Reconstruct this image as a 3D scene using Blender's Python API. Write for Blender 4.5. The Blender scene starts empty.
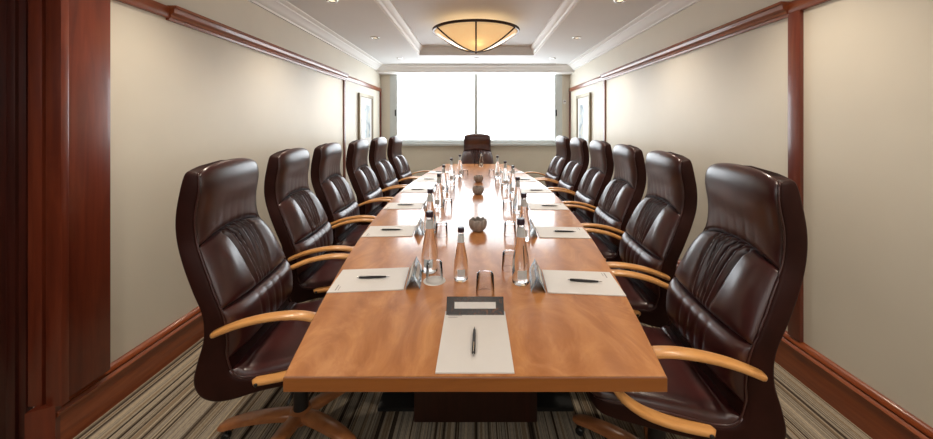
import bpy, bmesh, math, random
from mathutils import Vector, Matrix
random.seed(7)
PI = math.pi
SC = bpy.context.scene
C = SC.collection

# ------------------------------------------------------------ camera, world, exposure
cam_d = bpy.data.cameras.new('camera'); cam = bpy.data.objects.new('camera', cam_d); C.objects.link(cam)
cam.location = (0, 0, 1.4); cam.rotation_euler = (PI/2, 0, 0)
cam_d.sensor_width = 36; cam_d.lens = 340/933*36
cam_d.shift_x = -9.5/933; cam_d.shift_y = -94.5/933
cam_d.clip_start = 0.02
SC.camera = cam
SC.view_settings.view_transform = 'Standard'; SC.view_settings.look = 'None'
SC.view_settings.exposure = 0.55; SC.view_settings.gamma = 1.0; SC.view_settings.use_curve_mapping = False
WORLD_STR = 1.55
w = bpy.data.worlds.new('world'); SC.world = w; w.use_nodes = True
w.node_tree.nodes['Background'].inputs[0].default_value = (1.0, 0.97, 0.94, 1)
w.node_tree.nodes['Background'].inputs[1].default_value = WORLD_STR
BLIND_EMIT = 3.9
SPOT_W = 50

def light(name, kind, loc, rot, energy, color, **kw):
    d = bpy.data.lights.new(name, kind); d.energy = energy; d.color = color
    for k, v in kw.items(): setattr(d, k, v)
    o = bpy.data.objects.new(name, d); C.objects.link(o); o.location = loc; o.rotation_euler = rot
    return o

# ------------------------------------------------------------ materials
def new_mat(name):
    m = bpy.data.materials.new(name); m.use_nodes = True
    nt = m.node_tree; return m, nt, nt.nodes['Principled BSDF']
def N(nt, t, **kw):
    n = nt.nodes.new(t)
    for k, v in kw.items(): setattr(n, k, v)
    return n
def coords(nt, scale=(1,1,1), kind='Object'):
    tc = N(nt, 'ShaderNodeTexCoord'); mp = N(nt, 'ShaderNodeMapping'); mp.inputs['Scale'].default_value = scale
    nt.links.new(tc.outputs[kind], mp.inputs[0]); return mp.outputs[0]
def noise(nt, vec, scale=5, detail=4, rough=.5, dist=0):
    n = N(nt, 'ShaderNodeTexNoise'); n.inputs['Scale'].default_value = scale; n.inputs['Detail'].default_value = detail
    n.inputs['Roughness'].default_value = rough; n.inputs['Distortion'].default_value = dist
    nt.links.new(vec, n.inputs['Vector']); return n.outputs['Fac']
def ramp(nt, fac, stops, interp='LINEAR'):
    r = N(nt, 'ShaderNodeValToRGB'); cr = r.color_ramp; cr.interpolation = interp
    while len(cr.elements) < len(stops): cr.elements.new(.5)
    for e, (p, c) in zip(cr.elements, stops): e.position = p; e.color = (*c, 1)
    nt.links.new(fac, r.inputs[0]); return r.outputs[0]
def bump(nt, b, fac, strength=.1, dist=.01):
    n = N(nt, 'ShaderNodeBump'); n.inputs['Strength'].default_value = strength; n.inputs['Distance'].default_value = dist
    nt.links.new(fac, n.inputs['Height']); nt.links.new(n.outputs[0], b.inputs['Normal'])
def simple(name, col, rough=.5, metal=0, var=.06, scale=8, bmp=0, spec=.5, coat=0):
    m, nt, b = new_mat(name)
    f = noise(nt, coords(nt), scale, 4)
    lo = tuple(c*(1-var) for c in col); hi = tuple(min(1, c*(1+var)) for c in col)
    nt.links.new(ramp(nt, f, [(.3, lo), (.7, hi)]), b.inputs['Base Color'])
    b.inputs['Roughness'].default_value = rough; b.inputs['Metallic'].default_value = metal
    b.inputs['Specular IOR Level'].default_value = spec; b.inputs['Coat Weight'].default_value = coat
    if bmp: bump(nt, b, noise(nt, coords(nt), 300, 2), bmp, .001)
    return m
def wood(name, dark, mid, lightc, grain=(1, 12, 12), scale=3, rough=.3, coat=.3, dist=1.2, coat_rough=.1):
    m, nt, b = new_mat(name)
    v = coords(nt, grain)
    f = noise(nt, v, scale, 6, .55, dist)
    nt.links.new(ramp(nt, f, [(.25, dark), (.5, mid), (.75, lightc)]), b.inputs['Base Color'])
    b.inputs['Roughness'].default_value = rough; b.inputs['Coat Weight'].default_value = coat
    b.inputs['Coat Roughness'].default_value = coat_rough
    bump(nt, b, f, .03, .002)
    return m
M = {}
M['wall'] = simple('cream_wall_paint', (.73, .68, .575), .42, var=.02, scale=3, bmp=.03, spec=.45)
M['ceiling'] = simple('ceiling_paint', (.74, .745, .75), .8, var=.015, scale=2, spec=.2)
M['plaster'] = simple('white_plaster_moulding', (.84, .83, .81), .5, var=.01)
M['mahogany'] = wood('mahogany', (.10, .017, .008), (.15, .027, .011), (.20, .040, .016), (10, 10, .8), 2.5, .3, .35)
M['mahogany_run'] = wood('mahogany_running_length', (.16, .032, .009), (.24, .055, .016), (.31, .082, .024), (12, .8, 12), 2.5, .28, .4)
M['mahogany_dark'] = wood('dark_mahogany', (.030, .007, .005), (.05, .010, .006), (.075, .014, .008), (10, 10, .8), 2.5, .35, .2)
M['leather'] = None
def leather(name, a, b_, rough, spec=.6):
    m, nt, b = new_mat(name)
    f = noise(nt, coords(nt), 12, 4)
    nt.links.new(ramp(nt, f, [(.3, a), (.7, b_)]), b.inputs['Base Color'])
    b.inputs['Roughness'].default_value = rough; b.inputs['Specular IOR Level'].default_value = spec
    vn = N(nt, 'ShaderNodeTexVoronoi'); vn.inputs['Scale'].default_value = 420
    nt.links.new(coords(nt), vn.inputs['Vector']); bump(nt, b, vn.outputs['Distance'], .12, .0006)
    return m
M['leather'] = leather('brown_leather', (.034, .0072, .0068), (.056, .0125, .0112), .29, .75)
M['leather_shaded'] = leather('shaded_brown_shell_leather', (.020, .0048, .0032), (.029, .0072, .005), .5, .15)  # same leather as the cushions, painted darker for its unlit sides
M['armwood'] = wood('beech_armrest', (.55, .25, .07), (.68, .33, .105), (.76, .40, .14), (12, 2, 2), 3, .28, .4)
M['basewood'] = wood('chair_base_wood', (.26, .09, .03), (.34, .125, .045), (.42, .17, .06), (3, 3, 3), 4, .3, .4)
M['black'] = simple('black_plastic', (.012, .012, .012), .4, var=.1)
M['alu'] = simple('grey_aluminium', (.60, .64, .64), .4, .1, .03)
M['bronze'] = simple('dark_bronze', (.05, .028, .018), .4, .7, .1)
M['paper'] = simple('white_paper', (.74, .72, .70), .55, var=.012, scale=20)
M['print'] = simple('grey_print', (.35, .33, .34), .6)
M['pen'] = simple('black_pen', (.012, .010, .012), .25)
M['chrome'] = simple('brushed_steel', (.6, .6, .6), .2, 1, .03)
M['cap'] = simple('plum_bottle_cap', (.030, .010, .022), .35, var=.1)
M['label'] = simple('pale_bottle_label', (.62, .66, .68), .4, var=.03, scale=60)
M['stone'] = simple('grey_stoneware', (.33, .29, .265), .7, var=.25, scale=60, bmp=.2)
M['coaster'] = simple('paper_coaster', (.72, .70, .68), .8)
M['frame_gold'] = simple('dull_gold_frame', (.32, .27, .19), .4, .3, .1)
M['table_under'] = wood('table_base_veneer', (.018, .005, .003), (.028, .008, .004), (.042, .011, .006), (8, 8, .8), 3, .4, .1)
M['tableedge_shaded'] = wood('shaded_table_edge_wood', (.24, .072, .011), (.29, .092, .016), (.34, .115, .022), (1.2, 10, 10), 2, .3, .4)  # edge colour darkened for the shade on its camera-facing side
# table top: honey wood with soft figured clouds under a gloss lacquer
m, nt, b = new_mat('table_top_veneer'); M['tabletop'] = m
v1 = coords(nt, (2.2, 1.0, 1)); f1 = noise(nt, v1, 3.2, 6, .6, 3.0)
wv = N(nt, 'ShaderNodeTexWave'); wv.inputs['Scale'].default_value = 1.3; wv.inputs['Distortion'].default_value = 9; wv.inputs['Detail'].default_value = 3
wv.inputs['Detail Scale'].default_value = .8
nt.links.new(v1, wv.inputs['Vector'])
c1 = ramp(nt, f1, [(.25, (.33, .112, .030)), (.5, (.46, .18, .055)), (.72, (.61, .285, .105))])
c2 = ramp(nt, wv.outputs['Fac'], [(0, (.35, .125, .036)), (1, (.61, .28, .10))])
mx = N(nt, 'ShaderNodeMix', data_type='RGBA'); mx.inputs['Factor'].default_value = .32
nt.links.new(c1, mx.inputs[6]); nt.links.new(c2, mx.inputs[7]); nt.links.new(mx.outputs[2], b.inputs['Base Color'])
b.inputs['Roughness'].default_value = .3; b.inputs['Specular IOR Level'].default_value = .2; b.inputs['Coat Weight'].default_value = .48; b.inputs['Coat Roughness'].default_value = .09
# carpet: stripes running the length of the room
m, nt, b = new_mat('striped_carpet'); M['carpet'] = m
tc = N(nt, 'ShaderNodeTexCoord'); sp = N(nt, 'ShaderNodeSeparateXYZ'); nt.links.new(tc.outputs['Object'], sp.inputs[0])
def n1(scale, off, detail=1):
    n = N(nt, 'ShaderNodeTexNoise', noise_dimensions='1D'); n.inputs['Scale'].default_value = scale; n.inputs['Detail'].default_value = detail
    a = N(nt, 'ShaderNodeMath', operation='ADD'); a.inputs[1].default_value = off
    nt.links.new(sp.outputs['X'], a.inputs[0]); nt.links.new(a.outputs[0], n.inputs['W']); return n.outputs['Fac']
ca = ramp(nt, n1(27, 3.1, 2), [(.0, (.06, .042, .030)), (.36, (.20, .155, .11)), (.41, (.38, .32, .24)), (.50, (.29, .25, .20)), (.56, (.46, .38, .27)), (.64, (.26, .19, .125))], 'CONSTANT')
cb = ramp(nt, n1(80, 9.7, 1), [(.0, (.22, .2, .2)), (.34, (.75, .75, .75)), (.42, (1, 1, 1)), (.66, (.5, .48, .46))], 'CONSTANT')
mm = N(nt, 'ShaderNodeMix', data_type='RGBA', blend_type='MULTIPLY'); mm.inputs['Factor'].default_value = .85
nt.links.new(ca, mm.inputs[6]); nt.links.new(cb, mm.inputs[7])
fz = noise(nt, coords(nt, (1, .35, 1)), 160, 3, .7)
mm2 = N(nt, 'ShaderNodeMix', data_type='RGBA', blend_type='MULTIPLY'); mm2.inputs['Factor'].default_value = .8
nt.links.new(mm.outputs[2], mm2.inputs[6]); nt.links.new(ramp(nt, fz, [(.3, (.6, .6, .6)), (.7, (1, 1, 1))]), mm2.inputs[7])
nt.links.new(mm2.outputs[2], b.inputs['Base Color']); b.inputs['Roughness'].default_value = .95; b.inputs['Specular IOR Level'].default_value = .1
bump(nt, b, fz, .5, .004)
def glass(name, col, ior, rough=0.0):
    m, nt, b = new_mat(name)
    b.inputs['Base Color'].default_value = (*col, 1); b.inputs['Transmission Weight'].default_value = 1
    b.inputs['IOR'].default_value = ior; b.inputs['Roughness'].default_value = rough
    return m
M['glass'] = glass('clear_glass', (.97, .98, .98), 1.45)
m, nt, b = new_mat('thin_tumbler_glass'); M['thin'] = m; nt.nodes.remove(b)
ta = N(nt, 'ShaderNodeBsdfTransparent'); ta.inputs[0].default_value = (.99, .99, .99, 1)
gs = N(nt, 'ShaderNodeBsdfGlossy'); gs.inputs['Roughness'].default_value = .06
lw = N(nt, 'ShaderNodeFresnel'); lw.inputs['IOR'].default_value = 1.22
mk = N(nt, 'ShaderNodeMixShader'); nt.links.new(lw.outputs[0], mk.inputs[0]); nt.links.new(ta.outputs[0], mk.inputs[1]); nt.links.new(gs.outputs[0], mk.inputs[2])
nt.links.new(mk.outputs[0], nt.nodes['Material Output'].inputs['Surface'])
M['water'] = glass('water_filled_glass', (.96, .97, .97), 1.33)
# lit blind fabric
m, nt, b = new_mat('lit_blind_fabric'); M['blind'] = m
f = noise(nt, coords(nt, (1, 1, 6)), 1.2, 2)
col = ramp(nt, f, [(.2, (.86, .94, 1.0)), (.8, (.89, .96, 1))])
b.inputs['Base Color'].default_value = (.8, .8, .8, 1); nt.links.new(col, b.inputs['Emission Color']); b.inputs['Emission Strength'].default_value = BLIND_EMIT
m, nt, b = new_mat('amber_lamp_glass'); M['lampglass'] = m
f = noise(nt, coords(nt), 9, 4, .6, .5)
nt.links.new(ramp(nt, f, [(.3, (.82, .68, .48)), (.7, (.92, .80, .60))]), b.inputs['Base Color'])
b.inputs['Roughness'].default_value = .18; b.inputs['Coat Weight'].default_value = 1
b.inputs['Emission Color'].default_value = (1, .72, .42, 1); b.inputs['Emission Strength'].default_value = .34
tr = N(nt, 'ShaderNodeBsdfTranslucent'); tr.inputs['Color'].default_value = (.97, .84, .60, 1)
ms = N(nt, 'ShaderNodeMixShader'); ms.inputs[0].default_value = .5
nt.links.new(b.outputs[0], ms.inputs[1]); nt.links.new(tr.outputs[0], ms.inputs[2]); nt.links.new(ms.outputs[0], nt.nodes['Material Output'].inputs['Surface'])
m, nt, b = new_mat('warm_bulb'); M['bulb'] = m
b.inputs['Emission Color'].default_value = (1, .78, .5, 1); b.inputs['Emission Strength'].default_value = 6
m, nt, b = new_mat('dim_bulb'); M['bulb_dim'] = m
b.inputs['Emission Color'].default_value = (1, .8, .55, 1); b.inputs['Emission Strength'].default_value = .9
m, nt, b = new_mat('card_photo_print'); M['cardprint'] = m
f = noise(nt, coords(nt), 38, 4, .6, 1)
nt.links.new(ramp(nt, f, [(.35, (.008, .006, .006)), (.58, (.028, .012, .007)), (.68, (.16, .05, .012)), (.8, (.03, .015, .01))]), b.inputs['Base Color'])
b.inputs['Roughness'].default_value = .25
m, nt, b = new_mat('side_card_print_sheen'); M['cardprint_sheen'] = m
f = noise(nt, coords(nt), 25, 4, .6, 1)
nt.links.new(ramp(nt, f, [(.35, (.03, .05, .08)), (.5, (.16, .25, .33)), (.62, (.50, .60, .66)), (.75, (.06, .09, .13))]), b.inputs['Base Color'])  # blue and pale tones paint the sky's reflection over a dark print
b.inputs['Roughness'].default_value = .2
m, nt, b = new_mat('framed_print'); M['art'] = m
f = noise(nt, coords(nt), 7, 3, .5, .6)
nt.links.new(ramp(nt, f, [(.35, (.35, .42, .48)), (.5, (.62, .70, .74)), (.65, (.72, .72, .66))]), b.inputs['Base Color']); b.inputs['Roughness'].default_value = .1

# ------------------------------------------------------------ helpers
def mesh_from(bm, name, mat, smooth):
    me = bpy.data.meshes.new(name); bmesh.ops.recalc_face_normals(bm, faces=bm.faces); bm.to_mesh(me); bm.free()
    me.materials.append(mat)
    if smooth:
        for p in me.polygons: p.use_smooth = True
        if smooth is not True: me.set_sharp_from_angle(angle=math.radians(smooth))
    return me
def obj(name, bm, mat, parent=None, smooth=False, loc=None):
    o = bpy.data.objects.new(name, mesh_from(bm, name, mat, smooth)); C.objects.link(o)
    if parent: o.parent = parent
    if loc: o.location = loc
    return o
def tag(o, label, cat, group=None):
    o['label'] = label; o['category'] = cat
    if group: o['group'] = group
    return o
def thing(name, label, cat, loc=(0, 0, 0), rz=0, group=None):
    o = bpy.data.objects.new(name, None); C.objects.link(o); o.empty_display_size = .05
    o.location = loc; o.rotation_euler = (0, 0, rz); return tag(o, label, cat, group)
def dup(root, loc, rz, label, scale=None):
    def cp(o, parent):
        c = o.copy(); C.objects.link(c)
        if parent: c.parent = parent
        for ch in o.children: cp(ch, c)
        return c
    r = cp(root, None); r.location = loc; r.rotation_euler = (0, 0, rz); r['label'] = label
    if scale: r.scale = (scale,)*3
    return r
def struct(name, bm, mat, smooth=False, parent=None):
    o = obj(name, bm, mat, parent, smooth)
    if not parent: o['kind'] = 'structure'
    return o
def NB(): return bmesh.new()
def box(bm, x0, x1, y0, y1, z0, z1, bev=0):
    vs = [bm.verts.new((x, y, z)) for x in (x0, x1) for y in (y0, y1) for z in (z0, z1)]
    fs = []
    for q in ((0,1,3,2), (4,6,7,5), (0,4,5,1), (2,3,7,6), (0,2,6,4), (1,5,7,3)): fs.append(bm.faces.new([vs[i] for i in q]))
    if bev:
        es = list({e for f in fs for e in f.edges})
        bmesh.ops.bevel(bm, geom=es, offset=bev, segments=2, affect='EDGES', profile=.6)
    return bm
def lathe(bm, prof, n=32, mod=None):
    rings = []
    for r, z in prof:
        if r < 1e-6: rings.append([bm.verts.new((0, 0, z))])
        else:
            rings.append([])
            for i in range(n):
                a = 2*PI*i/n; rr, zz = (r, z) if not mod else mod(r, z, a)
                rings[-1].append(bm.verts.new((rr*math.cos(a), rr*math.sin(a), zz)))
    for A, B in zip(rings, rings[1:]):
        for i in range(n):
            j = (i+1) % n
            if len(A) == 1 and len(B) == 1: break
            if len(A) == 1: bm.faces.new((A[0], B[i], B[j]))
            elif len(B) == 1: bm.faces.new((A[i], A[j], B[0]))
            else: bm.faces.new((A[i], A[j], B[j], B[i]))
    return bm
def loft(bm, rings, closed_ring=True, cap=True):
    R = [[bm.verts.new(p) for p in r] for r in rings]
    for A, B in zip(R, R[1:]):
        n = len(A)
        for i in range(n if closed_ring else n-1):
            j = (i+1) % n; bm.faces.new((A[i], A[j], B[j], B[i]))
    if cap and closed_ring:
        bm.faces.new(R[0]); bm.faces.new(R[-1][::-1])
    return bm
def cr(P, t):      # catmull-rom through tuples, t in 0..len-1
    i = min(int(t), len(P)-2); u = t-i
    p0 = P[max(i-1, 0)]; p1 = P[i]; p2 = P[i+1]; p3 = P[min(i+2, len(P)-1)]
    return tuple(.5*((2*b) + (-a+c)*u + (2*a-5*b+4*c-d)*u*u + (-a+3*b-3*c+d)*u**3) for a, b, c, d in zip(p0, p1, p2, p3))
def tube(bm, pts, r, n=8, cap=True):
    pts = [Vector(p) for p in pts]; rings = []
    for i, p in enumerate(pts):
        t = (pts[min(i+1, len(pts)-1)]-pts[max(i-1, 0)]).normalized()
        up = Vector((0, 0, 1)) if abs(t.z) < .9 else Vector((1, 0, 0))
        a = t.cross(up).normalized(); b_ = t.cross(a)
        rr = r[i] if isinstance(r, (list, tuple)) else r
        rings.append([p + a*math.cos(2*PI*k/n)*rr + b_*math.sin(2*PI*k/n)*rr for k in range(n)])
    return loft(bm, rings, True, cap)
def extrude_y(bm, prof, y0, y1):     # prof = [(x,z)]
    return loft(bm, [[(x, y0, z) for x, z in prof], [(x, y1, z) for x, z in prof]])
def extrude_x(bm, prof, x0, x1):     # prof = [(y,z)]
    return loft(bm, [[(x0, y, z) for y, z in prof], [(x1, y, z) for y, z in prof]])

# ------------------------------------------------------------ room shell
XL, XR, YF, YN = -1.825, 1.795, 6.50, -1.4
ZC = 2.50
struct('floor', box(NB(), -2.6, XR+.1, YN, YF+.1, -.1, 0), M['carpet'])
JY = 1.457        # the left wall ends here in a timber door case
struct('wall_left', box(NB(), XL-.12, XL, JY+.02, YF+.1, 0, ZC+.2), M['wall'])
struct('wall_right', box(NB(), XR, XR+.12, YN, YF+.1, 0, ZC+.2), M['wall'])
WX0, WX1, WZ0, WZ1 = -1.64, 1.64, 1.05, 2.42
bm = NB()
box(bm, XL, WX0, YF, YF+.12, 0, ZC+.2); box(bm, WX1, XR, YF, YF+.12, 0, ZC+.2)
box(bm, WX0, WX1, YF, YF+.12, 0, WZ0); box(bm, WX0, WX1, YF, YF+.12, WZ1, ZC+.2)
struct('wall_far', bm, M['wall'])
bm = NB()   # unseen wall behind the camera; its high opening is added to admit fill light
box(bm, -2.6, XR+.1, YN-.1, YN, 0, 1.55); box(bm, -2.6, XR+.1, YN-.1, YN, 2.4, ZC+.2)
for x in (-2.6, -1.0, .5, XR): box(bm, x, x+.08, YN-.1, YN, 1.55, 2.4)
struct('wall_back', bm, M['wall'])
struct('wall_alcove', box(NB(), -2.7, -2.6, YN-.1, JY+.1, 0, ZC+.2), M['mahogany_dark'])  # unseen wall added to shut out world light from the left
# ceiling with a raised tray
RX0, RX1, RY0, RY1, RZ = -.90, .92, -1.0, 5.34, 2.63
bm = NB()
box(bm, -2.6, RX0, YN, YF, ZC, ZC+.2); box(bm, RX1, XR+.1, YN, YF, ZC, ZC+.2)
box(bm, RX0, RX1, RY1, YF, ZC, ZC+.2); box(bm, RX0, RX1, YN, RY0, ZC, ZC+.2)
box(bm, RX0, RX1, RY0, RY1, RZ, RZ+.1)
struct('ceiling', bm, M['ceiling'])
def tray_prof(s):   # moulding inside the tray edge; s=+1 grows towards +x
    return [(0, ZC-.004), (s*.012, ZC-.004), (s*.014, ZC+.02), (s*.03, ZC+.035), (s*.032, ZC+.055), (s*.05, ZC+.085), (s*.066, ZC+.10), (s*.068, RZ), (0, RZ)]
struct('trim_1', extrude_y(NB(), [(RX0+x, z) for x, z in tray_prof(1)], RY0, RY1), M['plaster'], 35)
struct('trim_2', extrude_y(NB(), [(RX1+x, z) for x, z in tray_prof(-1)], RY0, RY1), M['plaster'], 35)
struct('trim_3', extrude_x(NB(), [(RY1+y*.4, z) for y, z in tray_prof(-1)], RX0, RX1), M['ceiling'], 35)
# cornice along both side walls
def corn(s):        # from the wall, towards the room
    return [(0, 2.395), (s*.022, 2.395), (s*.024, 2.412), (s*.045, 2.418), (s*.062, 2.432), (s*.085, 2.455), (s*.105, 2.465), (s*.108, 2.478), (s*.130, 2.482), (s*.150, 2.490), (s*.152, ZC), (0, ZC)]
struct('trim_4', extrude_y(NB(), [(XL+x, z) for x, z in corn(1)], JY, YF), M['plaster'], 35)
struct('trim_5', extrude_y(NB(), [(XR+x, z) for x, z in corn(-1)], YN, YF), M['plaster'], 35)
# moulded pelmet above the window
PY = 6.22
pp = [(YF-.02, 2.36), (PY, 2.36), (PY-.012, 2.362), (PY-.014, 2.385), (PY-.035, 2.40), (PY-.05, 2.425), (PY-.058, 2.45), (PY-.075, 2.46), (PY-.08, ZC), (YF-.02, ZC)]
struct('trim_6', extrude_x(NB(), pp, XL, XR), M['plaster'], 35)
# baseboards
def basep(s): return [(0, 0), (s*.026, 0), (s*.026, .145), (s*.034, .150), (s*.036, .162), (s*.028, .170), (s*.020, .176), (s*.026, .184), (s*.022, .196), (s*.010, .206), (0, .21)]
struct('baseboard_left', extrude_y(NB(), [(XL+x, z) for x, z in basep(1)], JY, YF), M['mahogany_run'], 35)
struct('baseboard_right', extrude_y(NB(), [(XR+x, z) for x, z in basep(-1)], YN, YF), M['mahogany_run'], 35)
struct('baseboard_far', extrude_x(NB(), [(YF-x, z) for x, z in basep(1)], XL, XR), M['mahogany_run'], 35)
# picture rails: plain board, then moulded shelf length, then plain board
def railm(s): return [(0, 2.018), (s*.020, 2.018), (s*.022, 2.032), (s*.030, 2.036), (s*.030, 2.050), (s*.048, 2.062), (s*.052, 2.085), (s*.062, 2.090), (s*.062, 2.104), (0, 2.104)]
def railp(s): return [(0, 2.030), (s*.018, 2.030), (s*.022, 2.036), (s*.022, 2.092), (s*.018, 2.098), (0, 2.098)]
struct('trim_7', extrude_y(NB(), [(XL+x, z) for x, z in railm(1)], 2.0, 4.72), M['mahogany_run'], 35)
struct('trim_8', extrude_y(NB(), [(XL+x, z) for x, z in railp(1)], 1.66, 2.0), M['mahogany_run'], 35)
struct('trim_9', extrude_y(NB(), [(XL+x, z) for x, z in railp(1)], 4.72, YF), M['mahogany_run'], 35)
struct('trim_10', extrude_y(NB(), [(XR+x, z) for x, z in railm(-1)], 1.935, 4.75), M['mahogany_run'], 35)
struct('trim_11', extrude_y(NB(), [(XR+x, z) for x, z in railp(-1)], YN, 1.935), M['mahogany_run'], 35)
struct('trim_12', extrude_y(NB(), [(XR+x, z) for x, z in railp(-1)], 4.75, YF), M['mahogany_run'], 35)
# upright battens on the walls
for n_, (x0, x1, y0, y1) in enumerate([(XR-.022, XR, 1.862, 1.935), (XR-.018, XR, 4.70, 4.75), (XR-.02, XR, 6.44, YF-.001), (XL, XL+.018, 4.67, 4.72), (XL, XL+.02, 6.44, YF-.001)]):
    struct('trim_%d' % (13+n_), box(NB(), x0, x1, y0, y1, .21, 2.03, .003), M['mahogany'], 35)
# timber door case at the near end of the left wall
bm = NB(); box(bm, XL, -1.778, JY, 1.655, .21, ZC, .003)
struct('trim_18', bm, M['mahogany'], 35)
bm = NB()   # moulded jamb seen face on: two reeds with grooves between them
box(bm, -1.833, -1.766, JY-.010, JY+.02, .20, ZC, .005); box(bm, -1.848, -1.83, JY+.002, JY+.02, .2, ZC)
box(bm, -1.907, -1.846, JY-.012, JY+.02, .20, ZC, .005); box(bm, -1.93, -1.905, JY+.004, JY+.02, .2, ZC)
struct('trim_19', bm, M['mahogany'], 35)
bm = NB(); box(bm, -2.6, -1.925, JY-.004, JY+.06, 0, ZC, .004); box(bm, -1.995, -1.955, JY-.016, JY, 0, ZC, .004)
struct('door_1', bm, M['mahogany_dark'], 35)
bm = NB(); pr = [(-1.795, JY-.007), (-1.868, JY-.050), (-1.875, JY+.02), (-1.80, JY+.02)]
loft(bm, [[(x, y, 0) for x, y in pr], [(x, y, .204) for x, y in pr]])
struct('trim_20', bm, M['mahogany'], 35)
# window with aluminium frame, glass and blinds
bm = NB()
box(bm, WX0, WX0+.14, YF-.03, YF+.06, WZ0, WZ1, .006); box(bm, WX1-.14, WX1, YF-.03, YF+.06, WZ0, WZ1, .006)
box(bm, WX0+.14, WX1-.14, YF-.03, YF+.06, WZ0, WZ0+.045); box(bm, WX0+.14, WX1-.14, YF-.03, YF+.06, WZ1-.05, WZ1)
box(bm, -.035, .035, YF-.05, YF+.06, WZ0+.045, WZ1-.05, .004)
wf = struct('window_1', bm, M['alu'])
struct('window_sill', box(NB(), WX0-.03, WX1+.03, YF-.06, YF+.06, WZ0-.045, WZ0, .004), M['alu'], 35, wf)
struct('pane', box(NB(), WX0+.14, WX1-.14, YF+.045, YF+.05, WZ0+.045, WZ1-.05), M['glass'], False, wf)
for x in (-1.53, 1.525):
    struct('window_handle', box(NB(), x-.012, x+.012, YF-.052, YF-.03, 1.57, 1.69, .004), M['black'], 35, wf)
bg = 'white roller blinds over the window'
for x0, x1, lab in ((WX0+.145, -.038, 'white roller blind glowing with daylight, left of the window mullion'), (.038, WX1-.145, 'white roller blind glowing with daylight, right of the window mullion')):
    t = thing('roller_blind', lab, 'blind', ((x0+x1)/2, YF-.012, WZ0+.05), 0, bg)
    hw = (x1-x0)/2
    obj('blind_fabric', box(NB(), -hw, hw, -.0015, .0015, .02, 1.30), M['blind'], t)
    obj('bottom_bar', box(NB(), -hw, hw, -.006, .006, 0, .02, .002), M['alu'], t, 35)
    b_ = NB(); lathe(b_, [(0, -hw), (.018, -hw), (.018, hw), (0, hw)], 16); bmesh.ops.rotate(b_, verts=b_.verts, matrix=Matrix.Rotation(PI/2, 3, 'Y'))
    bmesh.ops.translate(b_, verts=b_.verts, vec=(0, .0, 1.29)); obj('roller_tube', b_, M['alu'], t, 35)
# slot diffuser in the ceiling before the window
t = thing('air_slot', 'long thin dark air slot in the ceiling just before the window pelmet', 'vent', (.02, 6.09, ZC))
obj('slot_frame', box(NB(), -1.43, 1.43, -.025, .025, -.006, 0, .001), M['plaster'], t)
obj('slot_opening', box(NB(), -1.41, 1.41, -.008, .008, -.008, -.004), M['black'], t)
# small sensor on the far wall, right of the window
t = thing('wall_thermostat', 'small white thermostat on the wall strip right of the window', 'thermostat', (1.69, YF, 1.84))
obj('case', box(NB(), -.03, .03, -.022, 0, -.04, .04, .004), M['plaster'], t, 35); obj('screen', box(NB(), -.018, .018, -.024, -.02, 0, .022), M['print'], t)

# framed pictures
def picture(label, x, s, y0, y1, z0, z1):
    cy, cz = (y0+y1)/2, (z0+z1)/2; t = thing('framed_picture', label, 'picture', (x, cy, cz), 0, 'framed pictures near the window')
    a, h = (y1-y0)/2, (z1-z0)/2; f = .05
    X = lambda u, v: (min(s*u, s*v), max(s*u, s*v))
    bm = NB(); xa, xb = X(0, .035)
    box(bm, xa, xb, -a, -a+f, -h, h, .004); box(bm, xa, xb, a-f, a, -h, h, .004)
    box(bm, xa, xb, -a+f, a-f, -h, -h+f, .004); box(bm, xa, xb, -a+f, a-f, h-f, h, .004)
    obj('frame', bm, M['frame_gold'], t, 35)
    xa, xb = X(.004, .014); obj('mount', box(NB(), xa, xb, -a+f, a-f, -h+f, h-f), M['paper'], t)
    xa, xb = X(.014, .017); obj('print', box(NB(), xa, xb, -a+f+.09, a-f-.09, -h+f+.12, h-f-.12), M['art'], t)
picture('framed pale blue picture on the right wall near the window', XR, -1, 5.29, 6.0, .98, 1.91)
picture('framed picture washed out by glare on the left wall near the window', XL, 1, 5.25, 5.95, 1.02, 1.90)

# ------------------------------------------------------------ ceiling lamp
LX, LY, LZ, LR = .0, 4.10, 2.52, .475
t = thing('ceiling_lamp', 'large amber glass bowl ceiling lamp with dark bronze rim and straps', 'lamp', (LX, LY, LZ))
t.scale = (1.095, .93, 1)
bp = []
for k in range(15):
    u = k/14; bp.append((LR*.975*u, -.235*(1-u**1.65)))
bm = NB(); lathe(bm, bp + [(r*.985, z+.006) for r, z in bp[::-1]], 64); obj('bowl', bm, M['lampglass'], t, True)
bm = NB(); lathe(bm, [(LR-.02, -.004), (LR+.002, -.006), (LR+.004, .022), (LR-.02, .024), (LR-.02, -.004)], 72); obj('rim', bm, M['bronze'], t, 35)
for k in range(6):
    a = -PI/2 + k*PI/3; bm = NB()
    pts = [((r+.004)*math.cos(a), (r+.004)*math.sin(a), z-.005) for r, z in bp if r > .01 or True]
    tube(bm, pts, .0085, 6); obj('strap', bm, M['bronze'], t, True)
bm = NB(); lathe(bm, [(0, -.262), (.008, -.258), (.014, -.245), (.008, -.236), (.022, -.226), (0, -.222)], 20); obj('finial', bm, M['bronze'], t, True)
bm = NB(); lathe(bm, [(0, .04), (.012, .04), (.012, RZ-LZ-.03), (.08, RZ-LZ-.03), (.09, RZ-LZ), (0, RZ-LZ)], 28); obj('ceiling_mount', bm, M['bronze'], t, 35)
for k in range(3):
    a = -PI/2 + k*2*PI/3; bm = NB()
    tube(bm, [(0, 0, .05), (.5*LR*math.cos(a), .5*LR*math.sin(a), .012), (LR*.97*math.cos(a), LR*.97*math.sin(a), .012)], .006, 6); obj('spoke', bm, M['bronze'], t, True)
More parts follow.
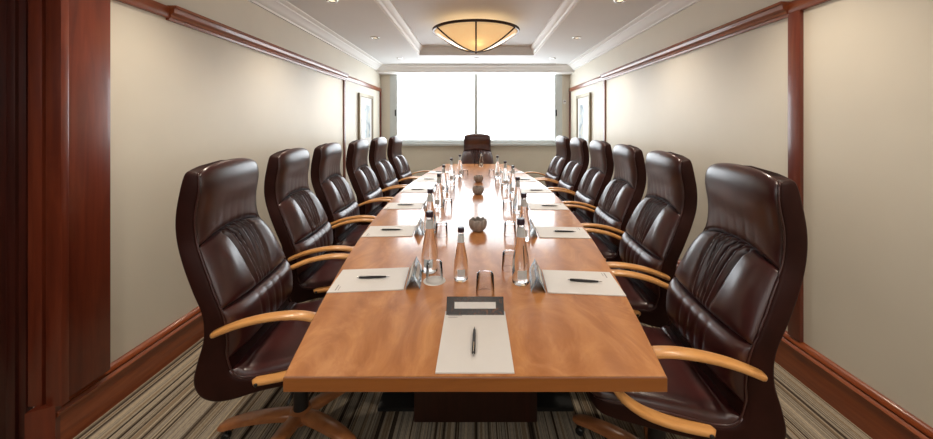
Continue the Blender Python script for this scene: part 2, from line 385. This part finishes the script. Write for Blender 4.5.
for a in (0, 1, 2):
    an = .6 + a*2*PI/3; b_ = NB(); bmesh.ops.create_uvsphere(b_, u_segments=14, v_segments=10, radius=.03)
    obj('bulb', b_, M['bulb'], t, True, (.17*math.cos(an), .17*math.sin(an), -.11))
    light('bulb_light', 'POINT', (LX+.19*math.cos(an), LY+.15*math.sin(an), LZ-.12), (0, 0, 0), 1.1, (1, .83, .58), shadow_soft_size=.03)

# ------------------------------------------------------------ downlights
dl = None
dspots = [(-1.27, 3.00), (1.27, 3.00), (-1.27, 4.28), (1.27, 4.28), (-1.26, 5.60), (0.0, 5.60), (1.26, 5.60)]
dlab = ['recessed downlight above the left row of chairs, nearest to the camera on that side', 'recessed downlight above the right row of chairs, nearest to the camera on that side',
        'recessed downlight in the left ceiling strip, level with the lamp\'s far side', 'recessed downlight in the right ceiling strip, level with the lamp\'s far side',
        'small recessed downlight before the pelmet at its left end', 'small recessed downlight before the middle of the pelmet', 'small recessed downlight before the pelmet at its right end']
for (x, y), lab in zip(dspots, dlab):
    if dl is None:
        dl = thing('downlight', lab, 'downlight', (x, y, ZC), 0, 'recessed ceiling downlights')
        bm = NB(); lathe(bm, [(.030, 0), (.034, -.010), (.050, -.008), (.054, 0), (.030, 0)], 32); obj('trim_ring', bm, M['chrome'], dl, 35)
        bm = NB(); lathe(bm, [(0, -.004), (.018, -.006), (.030, -.001), (.030, 0), (0, 0)], 24); obj('bulb', bm, M['bulb_dim'], dl, 35)
    else: dup(dl, (x, y, ZC), 0, lab)
for x, y in dspots + [(-1.27, 1.7), (1.27, 1.7), (-1.27, .4), (1.27, .4), (0, -.9)]:
    light('downlight_beam', 'SPOT', (x, y, ZC-.012), (0, 0, 0), SPOT_W*(.33 if y > 5 else 1), (1, .86, .70), spot_size=math.radians(120), spot_blend=1, shadow_soft_size=.05)

# ------------------------------------------------------------ table
TY0, TY1, TCX = .892, 5.77, -.002
TM, TH = (TY0+TY1)/2, (TY1-TY0)/2
def tw(y): return .504 + .25*(1-((y-TM)/TH)**2)
TZ = .74
tb = thing('conference_table', 'long boat-shaped honey wood conference table with glossy top', 'table', (TCX, TM, 0))
def top_ring(inset, z, n=48):
    L = [(-(tw(TY0+(TY1-TY0)*i/n)-inset), (TY0+inset+(TY1-TY0-2*inset)*i/n)-TM, z) for i in range(n+1)]
    return L + [(-x, y, z) for x, y, z in reversed(L)]
bm = NB()
loft(bm, [top_ring(.0035, TZ-.004), top_ring(.0015, TZ-.0012), top_ring(.003, TZ)]); obj('tabletop', bm, M['tabletop'], tb)
loft_e = NB(); loft(loft_e, [top_ring(.002, TZ-.042), top_ring(0, TZ-.040), top_ring(0, TZ-.004), top_ring(.001, TZ-.0025)], cap=False)
r0 = [v for v in loft_e.verts if abs(v.co.z-(TZ-.042)) < 1e-6]
obj('edge_band', loft_e, M['tableedge_shaded'], tb)
bm = NB(); loft(bm, [top_ring(.004, TZ-.042), top_ring(.004, TZ-.0045)]); obj('core', bm, M['table_under'], tb)
for y in (1.62, 2.95, 4.95):
    obj('pedestal', box(NB(), -.29, .29, y-TM-.02, y-TM+.02, (0 if y < 2 else .02), TZ-.042, .004), M['table_under'], tb, 35)
obj('dark_floor_plate', box(NB(), -.48, .48, 1.66-TM, 4.95-TM, 0, .02, .003), M['black'], tb, 35)  # black plate added to darken the floor under the table
for x in (-.26, .26):
    obj('side_rail', box(NB(), x-.015, x+.015, 1.64-TM, 4.93-TM, .38, .66, .003), M['table_under'], tb, 35)

# ------------------------------------------------------------ chair
# (outer v, outer z, inner v, inner z, half width); v = forward towards the table
SEC = [(-.350, 1.218, -.314, 1.212, .196), (-.362, 1.205, -.300, 1.196, .207), (-.375, 1.15, -.296, 1.14, .213), (-.390, 1.05, -.310, 1.04, .215),
       (-.386, .96, -.300, .94, .218), (-.350, .87, -.254, .845, .240), (-.303, .77, -.208, .745, .256), (-.264, .68, -.174, .665, .262),
       (-.262, .585, -.165, .575, .258), (-.288, .49, -.165, .515, .257), (-.303, .415, -.150, .462, .256), (-.280, .360, -.125, .440, .256),
       (-.230, .336, -.095, .436, .256), (-.160, .340, -.06, .438, .257), (-.06, .366, -.01, .448, .258), (.09, .392, .09, .466, .258), (.235, .415, .235, .482, .250),
       (.285, .428, .285, .478, .235), (.305, .445, .302, .465, .20)]
NS = len(SEC)-1
def sec(t): return cr(SEC, max(0, min(NS, t)))
def crownz(t, a):   # the top edge rises a little in the middle
    return .024*(1-a*a)*max(0, 1-t/2.2)
def shell_bm():
    bm = NB(); rings = []; n = 48; m_ = 100
    for i in range(m_+1):
        ov, oz, iv, iz, hw = sec(NS*i/m_); ring = []
        for k in range(n):
            th = 2*PI*k/n; c, s = math.cos(th), math.sin(th); e = .20
            a = math.copysign(abs(c)**e, c); b_ = math.copysign(abs(s)**(e*1.3), s)
            f = (b_+1)/2
            ring.append((a*hw, ov+(iv-ov)*f, oz+(iz-oz)*f + crownz(NS*i/m_, a)))
        rings.append(ring)
    return loft(bm, rings)
def inner_pt(t, a, h, wk=1.0):
    ov, oz, iv, iz, hw = sec(t); o2 = sec(min(t+.05, NS)); o1 = sec(max(t-.05, 0))
    tx, tz = o2[2]-o1[2], o2[3]-o1[3]; L = math.hypot(tx, tz) or 1
    nx, nz = -tz/L, tx/L      # path runs downwards then forwards; normal faces the sitter
    return (a*(hw*wk), iv+nx*h, iz+nz*h + crownz(t, a))
def cushion(t0, t1, thick, na, nt_, dfun=None, e0=.10, e1=.10, wk=.975, pw=7, arch0=0, arch1=0):
    bm = NB(); rings = []
    for j in range(nt_+1):
        u = j/nt_; t = t0+(t1-t0)*u; row = []
        ue = max(0, 1-abs(1-2*u)**(1/e0 if u < .5 else 1/e1))**.5 if 0 < u < 1 else 0
        for i in range(na+1):
            a = -1+2*i/na; a = math.sin(a*PI/2)*.35 + a*.65
            ae = max(0, 1-abs(a)**pw)**.5
            h = -.010 + (thick+.010)*ue*ae
            if dfun: h += dfun(a, u)*ue*ae
            row.append(inner_pt(t + a*a*(arch0*(1-u)+arch1*u), a, h, wk))
        rings.append(row)
    return loft(bm, rings, closed_ring=False, cap=False)
def g(x, w_): return math.exp(-(x/w_)**2)
def head_d(a, u):    # smooth pad with faint gathers just above its lower seam
    s = 0
    for c, A in ((-.55, .6), (-.32, 1), (-.08, .8), (.16, 1), (.40, .9), (.6, .5)): s -= .0022*A*g(a-c-.05*(1-u), .045)*max(0, (u-.55)/.45)**1.5
    return s + .010*math.cos(a*PI/2)*math.sin(PI*u) - .006*(1-abs(2*u-1))*g(a, .5)*0
def back_d(a, u):    # gathered folds fanning out from the middle
    s = .012*math.cos(a*PI/2)*math.sin(PI*u)
    env = min(1, u/.08)*(1-u)**.55
    for c, cb_, A, w_ in ((-.42, -.20, .7, .045), (-.24, -.12, 1, .04), (-.07, -.03, 1.1, .04), (.11, .05, .9, .036), (.27, .12, 1.1, .04), (.44, .22, .7, .045)):
        cx = c+(cb_-c)*u**.8 + .010*math.sin(4*u+c*9); s -= .034*A*g(a-cx, w_)*env
    for c in (-.33, -.155, .02, .19, .355): s += .010*g(a-c*(1-.52*u), .05)*env
    for c in (-.72, .72): s += .012*g(a-c*(1-.1*u), .22)*math.sin(PI*u)
    s -= .010*g(u-.06, .05)*g(a, .8)
    return s
def lumb_d(a, u):
    s = .012*math.sin(PI*u)
    for c in (-.35, -.12, .1, .34): s -= .005*g(a-c, .03)*math.sin(PI*u)
    return s
def seat_d(a, u): return .014*math.cos(a*PI/2)*math.sin(PI*min(1, u*1.1))**.5 + .004*math.sin(5*a+2*u)*math.sin(PI*u)
def strip(bm, path, w_, th, n_=60):   # path of (x, v, z); flat band w_ wide across x, thickness th, soft edges, rounded ends
    rings = []
    K = len(path)-1
    for i in range(n_+1):
        t = K*i/n_; x, v, z = cr(path, t); p2 = cr(path, min(K, t+.02)); p1 = cr(path, max(0, t-.02))
        tv, tz = p2[1]-p1[1], p2[2]-p1[2]; L = math.hypot(tv, tz) or 1; nv, nz = -tz/L, tv/L
        d = min(i, n_-i)/n_; e = min(1, math.sqrt(max(0.02, 1-(1-min(1, d/.035))**2)))
        ring = []
        for k in range(16):
            th_ = 2*PI*k/16; c, s = math.cos(th_), math.sin(th_)
            a = math.copysign(abs(c)**.6, c)*w_/2*e; q = math.copysign(abs(s)**.75, s)*th/2*(.5+.5*e)
            ring.append((x+a, v+nv*q, z+nz*q))
        rings.append(ring)
    return loft(bm, rings)
def make_chair(label, group):
    t = thing('office_chair', label, 'chair', (0, 0, 0), 0, group)
    obj('shell', shell_bm(), M['leather_shaded'], t, True)
    obj('headrest', cushion(.02, 3.85, .020, 72, 40, head_d, e0=.08, e1=.06, arch1=.35), M['leather'], t, True)
    obj('backrest', cushion(3.82, 6.75, .030, 140, 56, back_d, e0=.06, e1=.08, arch0=.35, arch1=-.15), M['leather'], t, True)
    obj('lumbar_cushion', cushion(6.72, 9.2, .034, 72, 26, lumb_d, e0=.2, e1=.22, arch0=-.15), M['leather'], t, True)
    obj('seat', cushion(9.95, 18.4, .030, 56, 48, seat_d, e0=.035, e1=.08, wk=.992, pw=14), M['leather'], t, True)
    for s in (-1, 1):
        bm = NB(); pts = [inner_pt(.35+i*(17.05)/70, s*.985, -.002, 1.0) for i in range(71)]; tube(bm, pts, .0035, 6); obj('piping', bm, M['leather'], t, True)
    for s in (-1, 1):
        path = [(.270, -.212, .612), (.276, -.16, .634), (.286, -.09, .660), (.290, 0, .678), (.290, .09, .682), (.290, .17, .668), (.290, .232, .632), (.288, .252, .585), (.284, .232, .535), (.278, .17, .485), (.272, .10, .455), (.268, .02, .436), (.266, -.07, .424)]
        bm = NB(); strip(bm, [(s*x, v, z) for x, v, z in path], .048, .022); obj('armrest', bm, M['armwood'], t, True)
        bm = NB(); lathe(bm, [(0, 0), (.006, .0), (.008, .004), (0, .005)], 10); bmesh.ops.rotate(bm, verts=bm.verts, matrix=Matrix.Rotation(s*PI/2, 3, 'Y')); obj('screw', bm, M['black'], t, True, (s*.289, -.045, .427))
    obj('tilt_mechanism', box(NB(), -.08, .08, -.13, .12, .285, .372, .015), M['black'], t, 35)
    bm = NB(); tube(bm, [(.07, .04, .32), (.20, .05, .325), (.245, .05, .31)], .006, 8); obj('height_lever', bm, M['black'], t, True)
    bm = NB(); lathe(bm, [(0, .09), (.032, .09), (.033, .22), (.022, .225), (.020, .30), (0, .30)], 24); obj('gas_column', bm, M['black'], t, 35)
    bm = NB(); lathe(bm, [(0, .045), (.045, .045), (.052, .055), (.050, .092), (.036, .102), (0, .102)], 24); obj('hub', bm, M['basewood'], t, 35)
    for k in range(5):
        a = PI/2 + .716 + k*2*PI/5; ca_, sa = math.cos(a), math.sin(a)
        rings = []
        for i in range(13):
            u = i/12; r = .035+.305*u; z = .074+.016*math.sin(PI*u*.8)-.024*u*u; wdt = .030-.008*u+.004*math.sin(PI*u); h = .020-.007*u
            if i == 12: wdt *= .6; h *= .6
            rings.append([(r*ca_-sa*wdt*cx, r*sa+ca_*wdt*cx, z+h*cz) for cx, cz in ((-1, -.6), (-.7, -1), (.7, -1), (1, -.6), (1, .6), (.7, 1), (-.7, 1), (-1, .6))])
        bm = NB(); loft(bm, rings); leg = obj('leg', bm, M['basewood'], t, 50)
        bm = NB(); lathe(bm, [(0, -.016), (.014, -.016), (.018, -.012), (.018, -.004), (.010, -.003), (.010, .003), (.018, .004), (.018, .012), (.014, .016), (0, .016)], 20)
        bmesh.ops.rotate(bm, verts=bm.verts, matrix=Matrix.Rotation(PI/2, 3, 'X')); bmesh.ops.rotate(bm, verts=bm.verts, matrix=Matrix.Rotation(a, 3, 'Z'))
        bmesh.ops.translate(bm, verts=bm.verts, vec=(.31*ca_, .31*sa, .018)); tube(bm, [(.31*ca_, .31*sa, .018), (.31*ca_, .31*sa, .05)], .006, 8)
        obj('caster', bm, M['black'], leg, 40)
    return t
Ls = [(-.805, 1.565), (-.90, 2.27), (-.95, 2.95), (-.925, 3.63), (-.91, 4.32), (-.86, 5.00)]
Rs = [(.72, 1.355), (.80, 2.03), (.88, 2.73), (.93, 3.45), (.93, 4.16), (.915, 4.86)]
ordn = ['nearest to the camera', 'second from the near end', 'third from the near end', 'fourth from the near end', 'fifth from the near end', 'nearest the window']
cg = 'brown leather chairs around the conference table'
ch0 = None
def slope(y): return math.atan(-.25*2*(y-TM)/TH**2)*.6
for side, L in (('left', Ls), ('right', Rs)):
    for k, (x, y) in enumerate(L):
        lab = 'brown leather chair, %s side of table, %s' % (side, ordn[k])
        rz = -PI/2 + slope(y) if side == 'left' else PI/2 - slope(y)
        if ch0 is None: ch0 = make_chair(lab, cg); ch0.location = (x, y, 0); ch0.rotation_euler = (0, 0, rz)
        else: dup(ch0, (x, y, 0), rz, lab)
hc = dup(ch0, (.022, 5.78, 0), PI, 'brown leather chair at the far head of the table, before the window')
hc.scale = (1.12, 1, 1)

# ------------------------------------------------------------ things on the table
# pad: 297 x 210, long side along local y
def make_pad(label):
    t = thing('paper_pad', label, 'paper pad', (0, 0, 0), 0, 'writing pads laid at the seats')
    obj('sheets', box(NB(), -.105, .105, -.1485, .1485, 0, .004, .0006), M['paper'], t)
    bm = NB(); box(bm, -.092, -.045, .118, .1225, .004, .0043); box(bm, -.092, -.060, .108, .1105, .004, .0043); obj('heading', bm, M['print'], t)
    return t
def make_pen(label):
    t = thing('ballpoint_pen', label, 'pen', (0, 0, 0), 0, 'black pens lying on the pads')
    def rot(bm): bmesh.ops.rotate(bm, verts=bm.verts, matrix=Matrix.Rotation(-PI/2, 3, 'X')); bmesh.ops.translate(bm, verts=bm.verts, vec=(0, 0, .0055)); return bm
    bm = NB(); lathe(bm, [(0, -.050), (.0035, -.050), (.0052, -.02), (.0055, .03), (.0050, .062), (.0035, .065), (0, .065)], 16); obj('barrel', rot(bm), M['pen'], t, 40)
    bm = NB(); lathe(bm, [(0, -.066), (.0012, -.064), (.0034, -.050), (0, -.050)], 14); obj('tip', rot(bm), M['chrome'], t, 40)
    bm = NB(); lathe(bm, [(0, .065), (.0024, .065), (.0024, .073), (0, .074)], 12); obj('button', rot(bm), M['chrome'], t, 40)
    obj('clip', box(NB(), -.0013, .0013, .022, .062, .0108, .0122), M['chrome'], t)
    return t
def make_card(label, mat):
    t = thing('name_card', label, 'name card', (0, 0, 0), 0, 'folded name cards on the table')
    L, hb, H, th = .1, .028, .056, .0012
    for s in (-1, 1):
        p = [(s*hb, 0), (0, H), (0, H+th), (s*(hb+th), 0)]
        bm = NB(); loft(bm, [[(-L, y, z) for y, z in p], [(L, y, z) for y, z in p]]); panel = obj('panel', bm, mat, t)
        if s == -1 or True:
            q = lambda f, o: (s*(hb*(1-f)+th+o), H*f)
            pts = [q(.36, .0002), q(.72, .0002), q(.72, .0012), q(.36, .0012)]
            bm = NB(); loft(bm, [[(-L*.72, y, z) for y, z in pts], [(L*.72, y, z) for y, z in pts]]); obj('name_label', bm, M['paper'], panel)
    return t
def make_bottle(label):
    t = thing('water_bottle', label, 'bottle', (0, 0, 0), 0, 'glass water bottles on the table')
    body = [(0, .004), (.022, .002), (.030, 0), (.034, .004), (.036, .014), (.036, .075), (.0345, .095), (.030, .125), (.0235, .160), (.0175, .190), (.0145, .215), (.0138, .240), (.0150, .243), (.0150, .250), (0, .250)]
    bm = NB(); lathe(bm, body, 36); obj('bottle_glass', bm, M['water'], t, 50)
    bm = NB(); lathe(bm, [(0, .246), (.0162, .246), (.0165, .250), (.0165, .268), (.015, .270), (0, .270)], 28); obj('cap', bm, M['cap'], t, 40)
    bm = NB(); lathe(bm, [(.0178, .196), (.0186, .196), (.0152, .232), (.0146, .232), (.0178, .196)], 28); obj('neck_label', bm, M['label'], t, 40)
    bm = NB(); n = 14; rings = []
    for i in range(n+1):
        a = -PI/2-.55+1.1*i/n; rings.append([(r*math.cos(a), r*math.sin(a), z) for r, z in ((.0362, .030), (.0367, .030), (.0367, .066), (.0362, .066))])
    loft(bm, rings); obj('body_label', bm, M['label'], t, 40)
    return t
def make_glass(label):
    t = thing('tumbler', label, 'glass', (0, 0, 0), 0, 'upturned glass tumblers on the table')
    bm = NB(); lathe(bm, [(.0345, 0), (.0365, 0), (.0335, .072), (.031, .078), (.024, .080), (0, .0785), (0, .066), (.029, .066), (.0315, .060), (.0345, 0)], 36); obj('glass_body', bm, M['thin'], t, 40)
    return t

pad0 = pen0 = card0 = bot0 = gl0 = None
def put(proto, maker, loc, rz, label, scale=None):
    if proto is None:
        proto = maker(label); proto.location = loc; proto.rotation_euler = (0, 0, rz)
        if scale: proto.scale = (scale,)*3
        return proto
    dup(proto, loc, rz, label, scale if scale else 1.0); return proto
# seat at the near head of the table
ye = TY0
pad0 = put(pad0, make_pad, (-.003, ye+.0095+.1485, TZ), 0, 'white writing pad at the near head of the table')
pen0 = put(pen0, make_pen, (-.006, ye+.14, TZ+.004), PI-.02, 'black pen lying upright on the pad at the near head of the table')
cardh = make_card('dark picture name card with white label behind the near head pad', M['cardprint'])
cardh.location = (-.003, 1.208+.0, TZ+.004); cardh.location.y = 1.175+.028; cardh.location.z = TZ+.004; cardh.rotation_euler = (0, 0, 0); cardh.scale = (1, 1, .86)
pos = ['nearest the camera', 'second from the near end', 'third from the near end', 'fourth from the near end', 'fifth from the near end', 'nearest the window']
cs0 = None
for side, s in (('left', -1), ('right', 1)):
    for k in range(6):
        y = (1.45 if s < 0 else 1.425) + .66*k
        e = TCX*s + tw(y); sl = math.atan(-.25*2*(y-TM)/TH**2)
        rz = -s*sl*.55
        jig = random.uniform(-.03, .03)
        xc = s*(e-.012-.1485)
        # local y (long side) along the x axis
        pad0 = put(pad0, make_pad, (xc, y, TZ), -s*PI/2 + rz + PI*0, 'white writing pad on the %s side of the table, %s' % (side, pos[k]))
        pen0 = put(pen0, make_pen, (xc+(.02 if s > 0 else .012), y-(.005 if s > 0 else -.005), TZ+.004), PI/2 + rz + jig*2, 'black pen on the %s side pad %s' % (side, pos[k]))
        cl = 'folded name card standing inside the %s side pad %s' % (side, pos[k])
        cx = xc-s*(.1485+.034)
        if cs0 is None:
            cs0 = make_card(cl, M['cardprint_sheen']); cs0.location = (cx, y+.015, TZ); cs0.rotation_euler = (0, 0, PI/2+.10)
        else: dup(cs0, (cx, y+.015, TZ), PI/2 - s*.10, cl)
def sh(z): return z
Lb = [(-.209, 1.535), (-.28, 2.075), (-.297, 2.73), (-.316, 3.33), (-.289, 3.99), (-.212, 4.48)]
Rb = [(.187, 1.42), (.274, 1.95), (.313, 2.55), (.355, 3.27), (.316, 3.68), (.272, 4.32)]
for side, L in (('left', Lb), ('right', Rb)):
    for k, (x, y) in enumerate(L):
        bot0 = put(bot0, make_bottle, (x, y, TZ), random.uniform(-.4, .4), 'tall water bottle with plum cap in the %s row, %s' % (side, pos[k]))
bot0 = put(bot0, make_bottle, (-.064, 1.45, TZ), .1, 'smaller water bottle beside the upturned tumbler behind the near head pad', .83)
bot0 = put(bot0, make_bottle, (.085, 5.45, TZ), .1, 'small water bottle at the far head of the table before the end chair', .83)
GP = [(-.176, 1.44, 'upturned tumbler on a white coaster before the nearest left bottle', 0), (.036, 1.335, 'upturned tumbler right behind the near head name card', 0),
      (.155, 1.56, 'upturned tumbler half hidden behind the nearest right bottle', 0)]
for k in range(1, 6):
    GP.append((Lb[k][0]+.075, Lb[k][1]-.05, 'upturned tumbler beside the left row bottle %s' % pos[k], 0))
    GP.append((Rb[k][0]-.07, Rb[k][1]+.09, 'upturned tumbler beside the right row bottle %s' % pos[k], 0))
GP.append((.01, 5.42, 'upturned tumbler beside the small bottle at the far head of the table', 0))
for i, (x, y, lab, _) in enumerate(GP):
    z = TZ
    if i == 0:
        bm = NB(); lathe(bm, [(0, 0), (.046, 0), (.047, .0008), (.046, .0016), (0, .0016)], 40)
        c_ = obj('coaster', bm, M['coaster'], None, 40, (x, y, TZ)); tag(c_, 'round white paper coaster under the nearest left tumbler', 'coaster'); z = TZ+.0016
    gl0 = put(gl0, make_glass, (x, y, z), 0, lab)
# lotus shaped stoneware bowls down the middle
def make_bowl(label):
    
    def md(r, z, a):
        f = max(0, (z-.02)/.06); p = abs(math.cos(4*a)); return r*(1+(.03+.09*f)*(p-.6)), z*.92 + .010*f*f*(p-.6)
    out = [(0, 0), (.027, 0), (.033, .003), (.047, .018), (.054, .038), (.055, .056), (.051, .072), (.047, .080)]
    inn = [(.042, .078), (.047, .060), (.044, .040), (.034, .022), (.018, .012), (0, .010)]
    bm = NB(); lathe(bm, out+inn, 64, md); t = tag(obj('lotus_bowl', bm, M['stone'], None, True), label, 'bowl', 'lotus shaped stoneware bowls in the middle')
    return t
bo = make_bowl('grey stoneware lotus bowl in the middle of the table, nearest the camera'); bo.location = (.012, 2.12, TZ)
dup(bo, (.02, 3.24, TZ), .3, 'grey stoneware lotus bowl in the middle of the table, second from the camera')
dup(bo, (.028, 3.93, TZ), .5, 'grey stoneware lotus bowl in the middle of the table, farthest from the camera')
